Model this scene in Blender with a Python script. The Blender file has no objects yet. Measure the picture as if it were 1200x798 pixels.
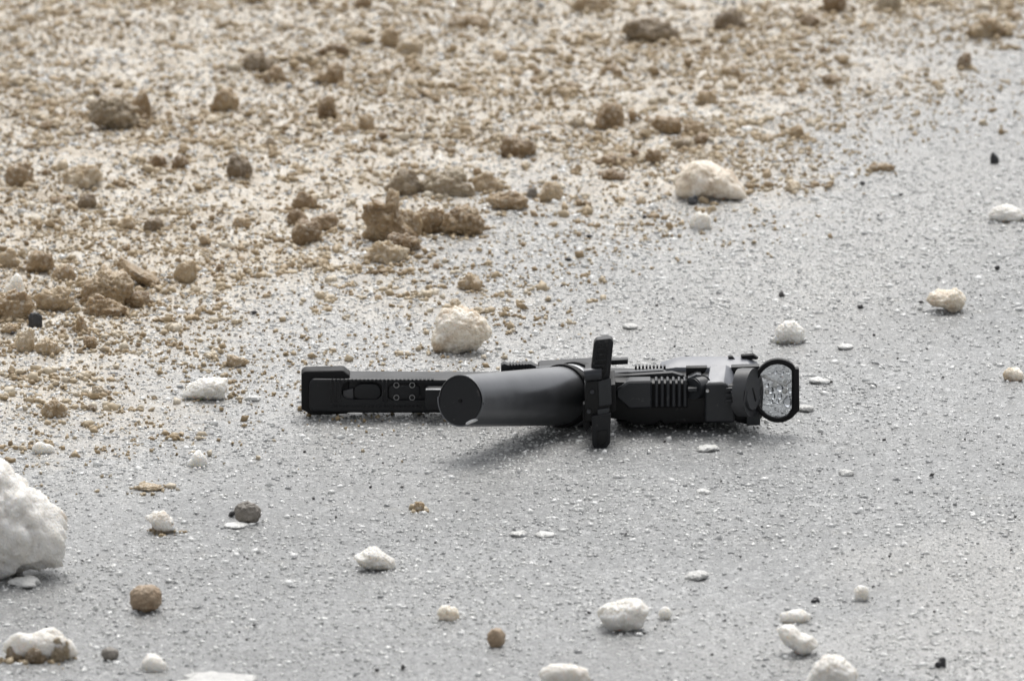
import bpy, bmesh, math, random
import numpy as np
from mathutils import Vector, Matrix

SC = bpy.context.scene
COL = SC.collection
R = math.radians

# ------------------------------------------------------------------ camera
DIST, ELEV, MPP = 8.0, R(11.0), 0.00043      # metres to the spot, look-down angle, metres per photo pixel there
FPX = DIST / MPP
CAM = Vector((0, -DIST * math.cos(ELEV), DIST * math.sin(ELEV)))
cam_d = bpy.data.cameras.new('camera'); cam = bpy.data.objects.new('camera', cam_d); COL.objects.link(cam)
cam.location = CAM
cam.rotation_euler = (math.pi / 2 - ELEV, 0, 0)
cam_d.sensor_width = 36; cam_d.lens = FPX / 1200 * 36
cam_d.clip_start = 0.1; cam_d.clip_end = 500
cam_d.dof.use_dof = True; cam_d.dof.focus_distance = 7.76; cam_d.dof.aperture_fstop = 31
SC.camera = cam

# ------------------------------------------------------------------ sky, sun, exposure (overcast)
SUN_EL, SUN_AZ = R(60), R(6)                 # high, behind the gun, a little to the right
w = bpy.data.worlds.new('World'); SC.world = w; w.use_nodes = True
nt = w.node_tree; bg = nt.nodes['Background']
sky = nt.nodes.new('ShaderNodeTexSky'); sky.sky_type = 'NISHITA'; sky.sun_disc = False
sky.sun_elevation = SUN_EL; sky.sun_rotation = SUN_AZ
sky.air_density = 1.0; sky.dust_density = 4.0; sky.ozone_density = 1.0
hs = nt.nodes.new('ShaderNodeHueSaturation'); hs.inputs['Saturation'].default_value = 0.14
nt.links.new(sky.outputs[0], hs.inputs['Color']); nt.links.new(hs.outputs[0], bg.inputs['Color'])
bg.inputs['Strength'].default_value = 0.12
sd = bpy.data.lights.new('sun', 'SUN'); sun = bpy.data.objects.new('sun', sd); COL.objects.link(sun)
sd.energy = 1.2; sd.angle = R(40); sd.color = (1.0, 0.97, 0.925)
tosun = Vector((math.sin(SUN_AZ) * math.cos(SUN_EL), math.cos(SUN_AZ) * math.cos(SUN_EL), math.sin(SUN_EL)))
sun.rotation_euler = tosun.to_track_quat('Z', 'Y').to_euler()
SC.view_settings.view_transform = 'Standard'; SC.view_settings.look = 'None'
SC.view_settings.exposure = 0.68; SC.view_settings.gamma = 1.0
SC.view_settings.use_curve_mapping = False
SC.cycles.max_bounces = 8; SC.cycles.transparent_max_bounces = 8

# ------------------------------------------------------------------ measuring helpers: where a line of sight meets a plane
FW = Vector((0, math.cos(ELEV), -math.sin(ELEV))); UPV = Vector((0, math.sin(ELEV), math.cos(ELEV)))
def ray(px, py):
    return (FW * FPX + Vector((1, 0, 0)) * (px - 600) + UPV * (399 - py)).normalized()
def on_ground(px, py, z=0.0):
    d = ray(px, py); return CAM + d * ((z - CAM.z) / d.z)
def on_depth(px, py, y):
    d = ray(px, py); return CAM + d * ((y - CAM.y) / d.y)
def yg(py): return on_ground(600, py).y

# ------------------------------------------------------------------ noise
def vnoise(x, y, seed=0):
    xi = np.floor(x).astype(np.int64); yi = np.floor(y).astype(np.int64)
    fx = x - xi; fy = y - yi
    fx = fx * fx * (3 - 2 * fx); fy = fy * fy * (3 - 2 * fy)
    def h(a, b):
        n = (a * 374761393 + b * 668265263 + seed * 2147483647 + 1013904223) & 0xFFFFFFFF
        n = ((n ^ (n >> 13)) * 1274126177) & 0xFFFFFFFF
        n = ((n ^ (n >> 16)) * 2246822519) & 0xFFFFFFFF
        return ((n ^ (n >> 15)) & 0xFFFFFF) / float(0xFFFFFF)
    a = h(xi, yi); b = h(xi + 1, yi); c = h(xi, yi + 1); d = h(xi + 1, yi + 1)
    return (a * (1 - fx) + b * fx) * (1 - fy) + (c * (1 - fx) + d * fx) * fy
def fbm(x, y, s, seed, octv=3):
    r = 0; a = 1; t = 0
    for k in range(octv):
        r = r + a * vnoise(x * s, y * s, seed + k * 17); t += a; a *= 0.5; s *= 2.03
    return r / t
def sstep(a, b, x):
    t = np.clip((x - a) / (b - a), 0, 1); return t * t * (3 - 2 * t)

EDGE_PX = [(-900, 600), (0, 500), (180, 470), (330, 425), (450, 385), (600, 335), (720, 285), (870, 225), (1010, 172), (1105, 118), (1200, 82), (1700, -40)]
EP = [on_ground(*p) for p in EDGE_PX]
EX = np.array([p.x for p in EP]); EY = np.array([p.y for p in EP])
def sandmask(x, y):
    e = np.interp(x, EX, EY)
    n = fbm(x, y * 0.5, 9.0, 3) - 0.5
    return sstep(-0.22, 0.50, y - e + n * 0.55)
def frostmask(x, y):
    e = np.interp(x, EX, EY)
    n = fbm(x, y * 0.5, 6.0, 63) - 0.5
    right = sstep(0.02, 0.30, x) * sstep(-0.15, -0.55, y) * 0.8
    return np.clip(sstep(-0.60, 0.08, y - e + n * 0.7) + right * sstep(0.40, 0.62, fbm(x, y * .6, 9, 64)), 0, 1)
def thinmask(x, y):
    return sstep(-0.38, 0.05, y - np.interp(x, EX, EY) + (fbm(x, y * 0.5, 8.0, 66) - 0.5) * 0.6)
def ground_z(x, y):
    m = sandmask(x, y)
    h = 0.0011 * (fbm(x, y, 260, 11, 2) - 0.5) + 0.0012 * (fbm(x, y, 90, 21, 2) - 0.5)
    h = h + m * (0.0075 * (fbm(x, y, 45, 31, 3) - 0.45) + 0.004 * np.maximum(fbm(x, y, 130, 41, 2) - 0.5, 0) * 2)
    fade = sstep(6.0, 1.5, np.maximum(np.abs(x), np.abs(y)))
    return h * fade
def gz(x, y): return float(ground_z(np.array([x]), np.array([y]))[0])
def seat(px, py):
    z = 0.0
    for _ in range(4):
        p = on_ground(px, py, z); z = gz(p.x, p.y)
    return Vector((p.x, p.y, z))

# ------------------------------------------------------------------ node helpers
def new_mat(name):
    m = bpy.data.materials.new(name); m.use_nodes = True
    return m, m.node_tree.nodes, m.node_tree.links, m.node_tree.nodes['Principled BSDF']
def ramp(N, pts):
    r = N.new('ShaderNodeValToRGB'); e = r.color_ramp.elements
    while len(e) < len(pts): e.new(0.5)
    for i, (p, c) in enumerate(pts):
        e[i].position = p; e[i].color = (*c, 1) if len(c) == 3 else c
    return r
def g3(v): return (v, v, v)
def noise(N, L, vec, scale, detail=3, rough=0.55):
    n = N.new('ShaderNodeTexNoise'); n.inputs['Scale'].default_value = scale
    n.inputs['Detail'].default_value = detail; n.inputs['Roughness'].default_value = rough
    if vec is not None: L.new(vec, n.inputs['Vector'])
    return n
def mixc(N, L, f, a, b, mode='MIX'):
    m = N.new('ShaderNodeMix'); m.data_type = 'RGBA'; m.blend_type = mode
    for s, v in ((m.inputs[0], f), (m.inputs[6], a), (m.inputs[7], b)):
        if isinstance(v, (int, float)): s.default_value = v
        elif isinstance(v, tuple): s.default_value = (*v, 1)
        else: L.new(v, s)
    return m.outputs[2]
def math_n(N, L, op, a, b=0.0):
    m = N.new('ShaderNodeMath'); m.operation = op
    for s, v in ((m.inputs[0], a), (m.inputs[1], b)):
        if isinstance(v, (int, float)): s.default_value = v
        else: L.new(v, s)
    return m.outputs[0]

# ------------------------------------------------------------------ materials
def ground_material():
    m, N, L, P = new_mat('salted_asphalt')
    geo = N.new('ShaderNodeTexCoord'); pos = geo.outputs['Object']
    at = N.new('ShaderNodeAttribute'); at.attribute_name = 'sand'; sand = at.outputs['Fac']
    v = N.new('ShaderNodeTexVoronoi'); v.inputs['Scale'].default_value = 560; L.new(pos, v.inputs['Vector'])
    stone = ramp(N, [(0.0, (.115, .119, .121)), (0.45, (.150, .155, .157)), (0.8, (.20, .205, .207)), (1.0, (.40, .403, .405))])
    vs = N.new('ShaderNodeSeparateColor'); L.new(v.outputs['Color'], vs.inputs[0]); L.new(vs.outputs[0], stone.inputs[0])
    n1 = noise(N, L, pos, 5.0, 4); n2 = noise(N, L, pos, 900, 2); n3 = noise(N, L, pos, 60, 3)
    gap = ramp(N, [(0.36, g3(0.7)), (0.48, g3(1))]); L.new(n2.outputs['Fac'], gap.inputs[0])
    base = mixc(N, L, 0.75, stone.outputs[0], gap.outputs[0], 'MULTIPLY')
    film = ramp(N, [(0.38, g3(0)), (0.68, g3(1))]); L.new(n1.outputs['Fac'], film.inputs[0])
    speck = ramp(N, [(0.50, g3(0)), (0.66, g3(1))]); L.new(n2.outputs['Fac'], speck.inputs[0])
    fsum = math_n(N, L, 'MULTIPLY', speck.outputs[0], math_n(N, L, 'ADD', 0.25, math_n(N, L, 'MULTIPLY', film.outputs[0], 0.5)))
    base = mixc(N, L, fsum, base, (.46, .46, .445))
    sandc = ramp(N, [(0.30, (.29, .218, .138)), (0.44, (.42, .355, .265)), (0.54, (.52, .47, .39)), (0.68, (.65, .62, .565))])
    L.new(math_n(N, L, 'ADD', math_n(N, L, 'MULTIPLY', n3.outputs['Fac'], 0.6), math_n(N, L, 'MULTIPLY', n2.outputs['Fac'], 0.4)), sandc.inputs[0])
    n5 = noise(N, L, pos, 3.2, 4); tone = ramp(N, [(0.35, g3(0.82)), (0.62, g3(1.12))]); L.new(n5.outputs['Fac'], tone.inputs[0])
    base = mixc(N, L, 1.0, base, tone.outputs[0], 'MULTIPLY')
    frost = N.new('ShaderNodeAttribute'); frost.attribute_name = 'frost'
    fz = math_n(N, L, 'MULTIPLY', frost.outputs['Fac'], math_n(N, L, 'ADD', 0.15, math_n(N, L, 'MULTIPLY', speck.outputs[0], 0.75)))
    base = mixc(N, L, fz, base, (.64, .615, .57))
    cover = math_n(N, L, 'ADD', math_n(N, L, 'MULTIPLY', sand, 1.5), math_n(N, L, 'MULTIPLY', math_n(N, L, 'SUBTRACT', n3.outputs['Fac'], 0.62), 1.2))
    cl = N.new('ShaderNodeClamp'); L.new(cover, cl.inputs[0])
    base = mixc(N, L, cl.outputs[0], base, sandc.outputs[0])
    L.new(base, P.inputs['Base Color'])
    rr = ramp(N, [(0.35, g3(0.36)), (0.65, g3(0.55))]); L.new(n3.outputs['Fac'], rr.inputs[0]); L.new(rr.outputs[0], P.inputs['Roughness'])
    P.inputs['Specular IOR Level'].default_value = 0.5
    P.inputs['Coat Weight'].default_value = 0.10; P.inputs['Coat Roughness'].default_value = 0.25
    b = N.new('ShaderNodeBump'); b.inputs['Strength'].default_value = 0.8; b.inputs['Distance'].default_value = 0.0009
    hh = math_n(N, L, 'ADD', math_n(N, L, 'MULTIPLY', v.outputs['Distance'], -0.8), n2.outputs['Fac'])
    L.new(hh, b.inputs['Height']); L.new(b.outputs[0], P.inputs['Normal'])
    return m

def crumb_material(name, cols, rough, sss=0.0, spec=0.5, trans=0.0):
    m, N, L, P = new_mat(name)
    at = N.new('ShaderNodeAttribute'); at.attribute_name = 'tint'
    c = ramp(N, cols); L.new(at.outputs['Fac'], c.inputs[0]); L.new(c.outputs[0], P.inputs['Base Color'])
    P.inputs['Roughness'].default_value = rough; P.inputs['Specular IOR Level'].default_value = spec
    if trans:
        tr = N.new('ShaderNodeBsdfTranslucent'); L.new(c.outputs[0], tr.inputs['Color'])
        mx = N.new('ShaderNodeMixShader'); mx.inputs[0].default_value = trans
        L.new(P.outputs[0], mx.inputs[1]); L.new(tr.outputs[0], mx.inputs[2])
        L.new(mx.outputs[0], N['Material Output'].inputs['Surface'])
    return m

def clump_material(name, c_lo, c_mid, c_hi, grit=(.20, .15, .10), grit_amt=0.3, sss=0.0, rough=0.55, bump=0.0012, fine=700, vary=0.25, stain=None):
    m, N, L, P = new_mat(name)
    tc = N.new('ShaderNodeTexCoord'); pos = tc.outputs['Object']
    geo = N.new('ShaderNodeNewGeometry'); wp = geo.outputs['Position']
    oi = N.new('ShaderNodeObjectInfo')
    n1 = noise(N, L, wp, 95, 4); n2 = noise(N, L, wp, fine, 3, 0.65)
    r = ramp(N, [(0.30, c_lo), (0.5, c_mid), (0.7, c_hi)])
    f = math_n(N, L, 'ADD', math_n(N, L, 'MULTIPLY', n1.outputs['Fac'], 0.75), math_n(N, L, 'MULTIPLY', n2.outputs['Fac'], 0.25))
    f = math_n(N, L, 'ADD', f, math_n(N, L, 'MULTIPLY', math_n(N, L, 'SUBTRACT', oi.outputs['Random'], 0.5), vary))
    L.new(f, r.inputs[0]); col = r.outputs[0]
    v = N.new('ShaderNodeTexVoronoi'); v.inputs['Scale'].default_value = fine; L.new(wp, v.inputs['Vector'])
    vs = N.new('ShaderNodeSeparateColor'); L.new(v.outputs['Color'], vs.inputs[0])
    gm = ramp(N, [(0.80, g3(0)), (0.86, g3(1))]); L.new(vs.outputs[1], gm.inputs[0])
    col = mixc(N, L, math_n(N, L, 'MULTIPLY', gm.outputs[0], grit_amt), col, grit)
    if stain:
        n4 = noise(N, L, wp, stain[1], 3)
        sr = ramp(N, [(stain[2], g3(0)), (stain[2] + 0.14, g3(stain[3]))]); L.new(n4.outputs['Fac'], sr.inputs[0])
        col = mixc(N, L, sr.outputs[0], col, stain[0])
    L.new(col, P.inputs['Base Color'])
    P.inputs['Roughness'].default_value = rough
    if sss:
        P.inputs['Subsurface Weight'].default_value = sss
        P.inputs['Subsurface Radius'].default_value = (1.0, 0.9, 0.75)
        P.inputs['Subsurface Scale'].default_value = 0.006
    b = N.new('ShaderNodeBump'); b.inputs['Strength'].default_value = 0.9; b.inputs['Distance'].default_value = bump
    L.new(math_n(N, L, 'SUBTRACT', n2.outputs['Fac'], math_n(N, L, 'MULTIPLY', v.outputs['Distance'], 0.6)), b.inputs['Height'])
    L.new(b.outputs[0], P.inputs['Normal'])
    return m

def gun_material(name, base, rough, metal=0.0, scale=900, bump=0.0001, wear=0.0, spec=0.5):
    m, N, L, P = new_mat(name)
    tc = N.new('ShaderNodeTexCoord'); pos = tc.outputs['Object']
    n = noise(N, L, pos, scale, 3); n2 = noise(N, L, pos, 45, 4)
    c = ramp(N, [(0.3, tuple(x * 0.8 for x in base)), (0.7, tuple(x * 1.2 for x in base))]); L.new(n2.outputs['Fac'], c.inputs[0])
    col = c.outputs[0]
    if wear:
        d = ramp(N, [(0.63, g3(0)), (0.70, g3(wear))]); n7 = noise(N, L, pos, 260, 4, 0.65); L.new(n7.outputs['Fac'], d.inputs[0])
        col = mixc(N, L, d.outputs[0], col, (.35, .33, .31))
    L.new(col, P.inputs['Base Color'])
    rr = ramp(N, [(0.3, g3(rough * 0.8)), (0.7, g3(min(1, rough * 1.25)))]); L.new(n2.outputs['Fac'], rr.inputs[0])
    L.new(rr.outputs[0], P.inputs['Roughness']); P.inputs['Metallic'].default_value = metal
    P.inputs['Specular IOR Level'].default_value = spec
    b = N.new('ShaderNodeBump'); b.inputs['Strength'].default_value = 0.5; b.inputs['Distance'].default_value = bump
    L.new(n.outputs['Fac'], b.inputs['Height']); L.new(b.outputs[0], P.inputs['Normal'])
    return m

M = {}
M['ground'] = ground_material()
M['brown'] = clump_material('brown_slush', (.20, .132, .067), (.325, .23, .128), (.45, .35, .225), grit=(.5, .44, .36), grit_amt=0.5, sss=0.25, rough=0.38, vary=0.4)
M['tan'] = clump_material('tan_slush', (.28, .195, .105), (.42, .32, .20), (.56, .47, .34), grit=(.62, .57, .5), grit_amt=0.5, sss=0.25, rough=0.38, vary=0.4)
M['grey_brown'] = clump_material('grey_brown_slush', (.18, .13, .075), (.275, .212, .135), (.385, .32, .225), grit=(.45, .4, .35), grit_amt=0.4, sss=0.25, rough=0.38, vary=0.4)
M['white'] = clump_material('packed_snow', (.66, .635, .585), (.77, .75, .71), (.86, .85, .825), grit_amt=0.08, sss=0.7, rough=0.5, bump=0.0009, vary=0.1)
M['stained'] = clump_material('stained_snow', (.64, .605, .55), (.76, .735, .69), (.85, .835, .81), grit_amt=0.08, sss=0.7, rough=0.5, bump=0.0009, vary=0.05,
                              stain=((.42, .32, .22), 38, 0.56, 0.55))
M['beige'] = clump_material('beige_ice', (.61, .51, .385), (.74, .665, .555), (.85, .81, .735), grit=(.42, .31, .2), grit_amt=0.3, sss=0.6, rough=0.5, bump=0.0009, vary=0.1,
                            stain=((.36, .25, .15), 70, 0.52, 0.6))
M['pebble_tan'] = clump_material('tan_pebble', (.27, .185, .115), (.34, .25, .165), (.42, .33, .24), grit=(.5, .43, .34), grit_amt=0.2, rough=0.6, bump=0.0005)
M['pebble_grey'] = clump_material('grey_pebble', (.13, .115, .095), (.19, .17, .145), (.26, .235, .2), grit=(.4, .37, .33), grit_amt=0.2, rough=0.5, bump=0.0004)
M['black_grit'] = clump_material('black_grit', (.012, .012, .014), (.025, .025, .028), (.05, .05, .05), grit_amt=0.0, rough=0.4, bump=0.0004)
M['ice'] = clump_material('clear_ice_flake', (.58, .575, .555), (.68, .675, .65), (.77, .77, .75), grit_amt=0.0, sss=0.0, rough=0.3, bump=0.0008)
M['ice'].node_tree.nodes['Principled BSDF'].inputs['Transmission Weight'].default_value = 0.08
M['ice'].node_tree.nodes['Principled BSDF'].inputs['IOR'].default_value = 1.31
M['sand_crumb'] = crumb_material('sand_crumb', [(0.0, (.28, .20, .112)), (0.35, (.39, .29, .168)), (0.65, (.52, .425, .29)), (1.0, (.66, .595, .485))], 0.5, trans=0.12)
M['salt'] = crumb_material('salt_grain', [(0.0, (.33, .335, .335)), (0.4, (.48, .482, .478)), (0.75, (.74, .74, .72)), (1.0, (.95, .95, .935))], 0.12, spec=0.8, trans=0.2)
M['grit'] = crumb_material('dark_grit', [(0.0, (.02, .02, .022)), (1.0, (.09, .085, .08))], 0.5)
M['polymer'] = gun_material('black_polymer', (.0085, .0092, .0108), 0.42, scale=1500, bump=0.00010, spec=0.32, wear=0.10)
M['rubber'] = gun_material('black_rubber', (.005, .005, .0055), 0.6, spec=0.25)
M['steel'] = gun_material('dark_satin_steel', (.055, .057, .062), 0.33, metal=0.75)
M['satin'] = gun_material('grey_satin_metal', (.14, .144, .152), 0.33, metal=0.65, bump=0.00005, spec=0.6, wear=0.12)
M['anod'] = gun_material('black_anodised', (.0035, .0037, .004), 0.40, spec=0.3, wear=0.07)
M['facet'] = gun_material('charcoal_facet', (.021, .023, .026), 0.42, spec=0.45, wear=0.10)
M['cover'] = gun_material('grey_cover_sky_sheen', (.17, .178, .20), 0.40, metal=0.0, spec=0.5, wear=0.15)  # base colour paled to stand for sky reflected by the top facets
M['cap'] = gun_material('charcoal_cap', (.045, .046, .049), 0.45, spec=0.45, wear=0.1)
M['screw'] = gun_material('worn_screw_steel', (.26, .26, .26), 0.4, metal=0.6)
M['bright'] = gun_material('bare_metal', (.55, .56, .57), 0.3, metal=0.9)
def glass(name, col, ior, rough):
    m, N, L, P = new_mat(name)
    P.inputs['Base Color'].default_value = (*col, 1); P.inputs['Transmission Weight'].default_value = 1
    P.inputs['IOR'].default_value = ior; P.inputs['Roughness'].default_value = rough
    return m
M['lens'] = glass('coated_lens_glass', (.50, .52, .54), 1.45, 0.03)
M['water'] = glass('water', (.97, .98, 1), 1.33, 0.0)

# ------------------------------------------------------------------ object helpers
def link(name, me, mat=None, parent=None, smooth=False):
    o = bpy.data.objects.new(name, me); COL.objects.link(o)
    if mat is not None and not me.materials: me.materials.append(mat)
    if smooth: me.shade_smooth()
    if parent is not None: o.parent = parent; o.matrix_parent_inverse = parent.matrix_world.inverted()
    return o
def tag(o, label=None, cat=None, group=None, kind=None):
    if label: o['label'] = label
    if cat: o['category'] = cat
    if group: o['group'] = group
    if kind: o['kind'] = kind
    return o
def raw_mesh(name, V, F):
    me = bpy.data.meshes.new(name); V = np.asarray(V, np.float32); F = np.asarray(F, np.int32)
    k = F.shape[1]
    me.vertices.add(len(V)); me.vertices.foreach_set('co', V.ravel())
    me.loops.add(F.size); me.loops.foreach_set('vertex_index', F.ravel())
    me.polygons.add(len(F)); me.polygons.foreach_set('loop_start', np.arange(0, F.size, k, dtype=np.int32))
    me.update(calc_edges=True); return me
def ico(sub):
    bm = bmesh.new(); bmesh.ops.create_icosphere(bm, subdivisions=sub, radius=1.0)
    V = np.array([v.co for v in bm.verts]); F = np.array([[v.index for v in f.verts] for f in bm.faces]); bm.free()
    return V, F
ICO = {k: ico(k) for k in (1, 2, 3, 4, 5)}

# ------------------------------------------------------------------ the ground
def axis(lo, hi, step, out, n):
    core = np.arange(lo, hi + step * 0.5, step)
    g = np.geomspace(step, out, n); tail = np.cumsum(g)
    return np.concatenate([lo - tail[::-1], core, hi + tail])
gx = axis(-0.36, 0.36, 0.0019, 12, 26); gy = axis(-0.90, 1.12, 0.0036, 12, 26)
GX, GY = np.meshgrid(gx, gy)
jr = np.random.default_rng(5)
X = GX.ravel(); Y = GY.ravel()
Z = ground_z(X, Y)
nx, ny = len(gx), len(gy)
idx = np.arange(nx * ny).reshape(ny, nx)
F = np.stack([idx[:-1, :-1], idx[:-1, 1:], idx[1:, 1:], idx[1:, :-1]], -1).reshape(-1, 4)
me = raw_mesh('ground', np.stack([X, Y, Z], 1), F)
a = me.attributes.new('sand', 'FLOAT', 'POINT'); a.data.foreach_set('value', sandmask(X, Y).astype(np.float32))
a = me.attributes.new('frost', 'FLOAT', 'POINT'); a.data.foreach_set('value', frostmask(X, Y).astype(np.float32))
ground = link('ground', me, M['ground'], smooth=True); tag(ground, kind='structure')

# ------------------------------------------------------------------ loose grains (uncountable)
rng = np.random.default_rng(42)
def rotmats(n):
    q = rng.normal(size=(n, 4)); q /= np.linalg.norm(q, axis=1)[:, None]
    w_, x, y, z = q.T
    return np.stack([np.stack([1 - 2 * (y * y + z * z), 2 * (x * y - z * w_), 2 * (x * z + y * w_)], -1),
                     np.stack([2 * (x * y + z * w_), 1 - 2 * (x * x + z * z), 2 * (y * z - x * w_)], -1),
                     np.stack([2 * (x * z - y * w_), 2 * (y * z + x * w_), 1 - 2 * (x * x + y * y)], -1)], 1)
OCT_V = np.array([[1, 0, 0], [-1, 0, 0], [0, 1, 0], [0, -1, 0], [0, 0, 1], [0, 0, -1]], float)
OCT_F = np.array([[0, 2, 4], [2, 1, 4], [1, 3, 4], [3, 0, 4], [2, 0, 5], [1, 2, 5], [3, 1, 5], [0, 3, 5]])
def scatter_mesh(name, base, pos, size, flat, tint, mat, lift, jitter, smooth):
    n = len(pos); BV, BF = base; nv = len(BV)
    V = BV[None] * (1 + rng.uniform(-jitter, jitter, (n, nv, 1)))
    V = V * rng.uniform(0.6, 1.25, (n, 1, 3))
    V = np.einsum('nij,nvj->nvi', rotmats(n), V)
    V[..., 2] *= flat[:, None]
    V = V * size[:, None, None]
    V[..., 2] += (lift * size * flat)[:, None]
    V += pos[:, None, :]
    F = (BF[None] + (np.arange(n) * nv)[:, None, None]).reshape(-1, 3)
    me = raw_mesh(name, V.reshape(-1, 3), F)
    at = me.attributes.new('tint', 'FLOAT', 'POINT'); at.data.foreach_set('value', np.repeat(tint, nv).astype(np.float32))
    o = link(name, me, mat, smooth=smooth); tag(o, kind='stuff'); return o
def sample(n, prob):
    out = []; tot = 0
    while tot < n:
        x = rng.uniform(-0.34, 0.34, n); y = rng.uniform(-0.88, 1.08, n)
        k = rng.uniform(0, 1, n) < prob(x, y)
        out.append(np.stack([x[k], y[k]], 1)); tot += k.sum()
    p = np.concatenate(out)[:n]
    return np.column_stack([p, ground_z(p[:, 0], p[:, 1])])
def p_salt(x, y): return 0.25 + 0.35 * sstep(0.42, 0.62, fbm(x, y, 7, 77)) + 0.4 * frostmask(x, y)
def p_sand(x, y):
    m = sandmask(x, y) + 0.012 * thinmask(x, y); return np.clip(m * (0.25 + 1.1 * sstep(0.4, 0.6, fbm(x, y, 14, 91))), 0, 1) ** 1.1
def p_sand_wide(x, y):
    m = sandmask(x, y - 0.0); return np.clip(m + 0.17 * thinmask(x, y), 0, 1) * (0.3 + sstep(0.35, 0.6, fbm(x, y, 10, 95)))
n = 140000
scatter_mesh('salt_grains', (OCT_V, OCT_F), sample(n, p_salt), 0.00080 * np.exp(rng.normal(0, 0.36, n)), np.full(n, .75), rng.beta(1.3, 0.95, n), M['salt'], -0.05, 0.3, False)
n = 4500
scatter_mesh('coarse_salt_grains', ICO[1], sample(n, p_salt), np.minimum(0.0014 * np.exp(rng.normal(0, 0.35, n)), 0.0022), rng.uniform(.4, .9, n), rng.uniform(0.7, 1, n), M['salt'], 0.05, 0.3, False)
n = 34000
scatter_mesh('sand_grains', (OCT_V, OCT_F), sample(n, p_sand_wide), 0.0009 * np.exp(rng.normal(0, 0.4, n)), np.full(n, .9), rng.beta(1.8, 1.8, n), M['sand_crumb'], 0.5, 0.3, True)
n = 14000
ctr = sample(n // 4, p_sand); csz = np.minimum(0.0018 * np.exp(rng.normal(0, 0.42, n // 4)), 0.0032); ctint = rng.beta(2.0, 2.0, n // 4)
pos = np.repeat(ctr, 4, 0); sz = np.repeat(csz, 4) * rng.uniform(0.45, 1.0, n)
off = rng.normal(size=(n, 2)) * np.repeat(csz, 4)[:, None] * np.array([1.5, 1.2]); off[::4] = 0
pos[:, :2] += off; pos[:, 2] = ground_z(pos[:, 0], pos[:, 1])
scatter_mesh('sand_crumbs', ICO[1], pos, sz, rng.uniform(.7, 1, n), np.clip(np.repeat(ctint, 4) + rng.normal(0, .1, n), 0, 1), M['sand_crumb'], 0.35, 0.38, False)
n = 450
scatter_mesh('dark_grit', (OCT_V, OCT_F), sample(n, lambda x, y: np.full(x.shape, 0.5)), 0.0008 * np.exp(rng.normal(0, 0.4, n)), np.full(n, .8), rng.uniform(0, 1, n), M['grit'], 0.6, 0.3, False)

# ------------------------------------------------------------------ lumps
def n3(P, seed):
    z = P[:, 2] + 50; zi = np.floor(z).astype(np.int64); f = z - zi; f = f * f * (3 - 2 * f)
    out = np.zeros(len(P))
    for lay in np.unique(zi):
        k = zi == lay
        out[k] = (1 - f[k]) * vnoise(P[k, 0] + 100, P[k, 1] + 100, seed + int(lay) * 31) + f[k] * vnoise(P[k, 0] + 100, P[k, 1] + 100, seed + int(lay + 1) * 31)
    return out
def knob(D, seed, count, width, g=None):
    g = np.random.default_rng(seed); c = g.normal(size=(count, 3)); c /= np.linalg.norm(c, axis=1)[:, None]
    wd = width * g.uniform(0.6, 1.3, count); hgt = g.uniform(0.4, 1.0, count)
    out = np.zeros(len(D))
    for k in range(count):
        d2 = 2 - 2 * (D @ c[k]); out = np.maximum(out, hgt[k] * np.sqrt(np.maximum(1 - d2 / wd[k] ** 2, 0)))
    return out
def lump_mesh(name, w, d, h, seed, knobs=9, rough=0.10, sub=4, knob_r=(0.35, 0.6), grain=0.04, flat=0.22):
    """a lump as the outer skin of several merged balls, roughened; w x d x h, resting on z = 0"""
    g = np.random.default_rng(seed); D, Fc = ICO[sub]; D = D.copy()
    r = np.full(len(D), 0.55)
    for k in range(knobs):
        c = g.normal(size=3); c /= np.linalg.norm(c); c = c * g.uniform(0.25, 0.6); c[2] = abs(c[2]) * 0.9 - 0.1
        R_ = g.uniform(*knob_r)
        b = D @ c; disc = b * b - (c @ c - R_ * R_)
        e = np.where(disc > 0, b + np.sqrt(np.maximum(disc, 0)), 0)
        kk = 0.10; hh = np.clip(0.5 + 0.5 * (e - r) / kk, 0, 1)
        r = r * (1 - hh) + e * hh + kk * hh * (1 - hh)
    for s, am in ((3.0, rough), (7.0, rough * 0.7), (15.0, grain), (28.0, grain * 0.6)):
        r = r * (1 + am * 2 * (n3(D * s, seed + int(s)) - 0.5))
    r = r * (1 + grain * 3.2 * knob(D, seed + 3, 70, 0.30) + grain * 1.6 * knob(D, seed + 4, 220, 0.15))
    V = D * r[:, None]
    lo, hi = V.min(0), V.max(0)
    V = (V - lo) / (hi - lo) - np.array([0.5, 0.5, 0])
    zz = V[:, 2]; V[:, 2] = np.maximum(zz, flat + 0.05 * (zz - flat) ) - flat * 0.95
    V[:, 2] /= V[:, 2].max()
    me = raw_mesh(name, V * np.array([w, d, h]), Fc); return me
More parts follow.
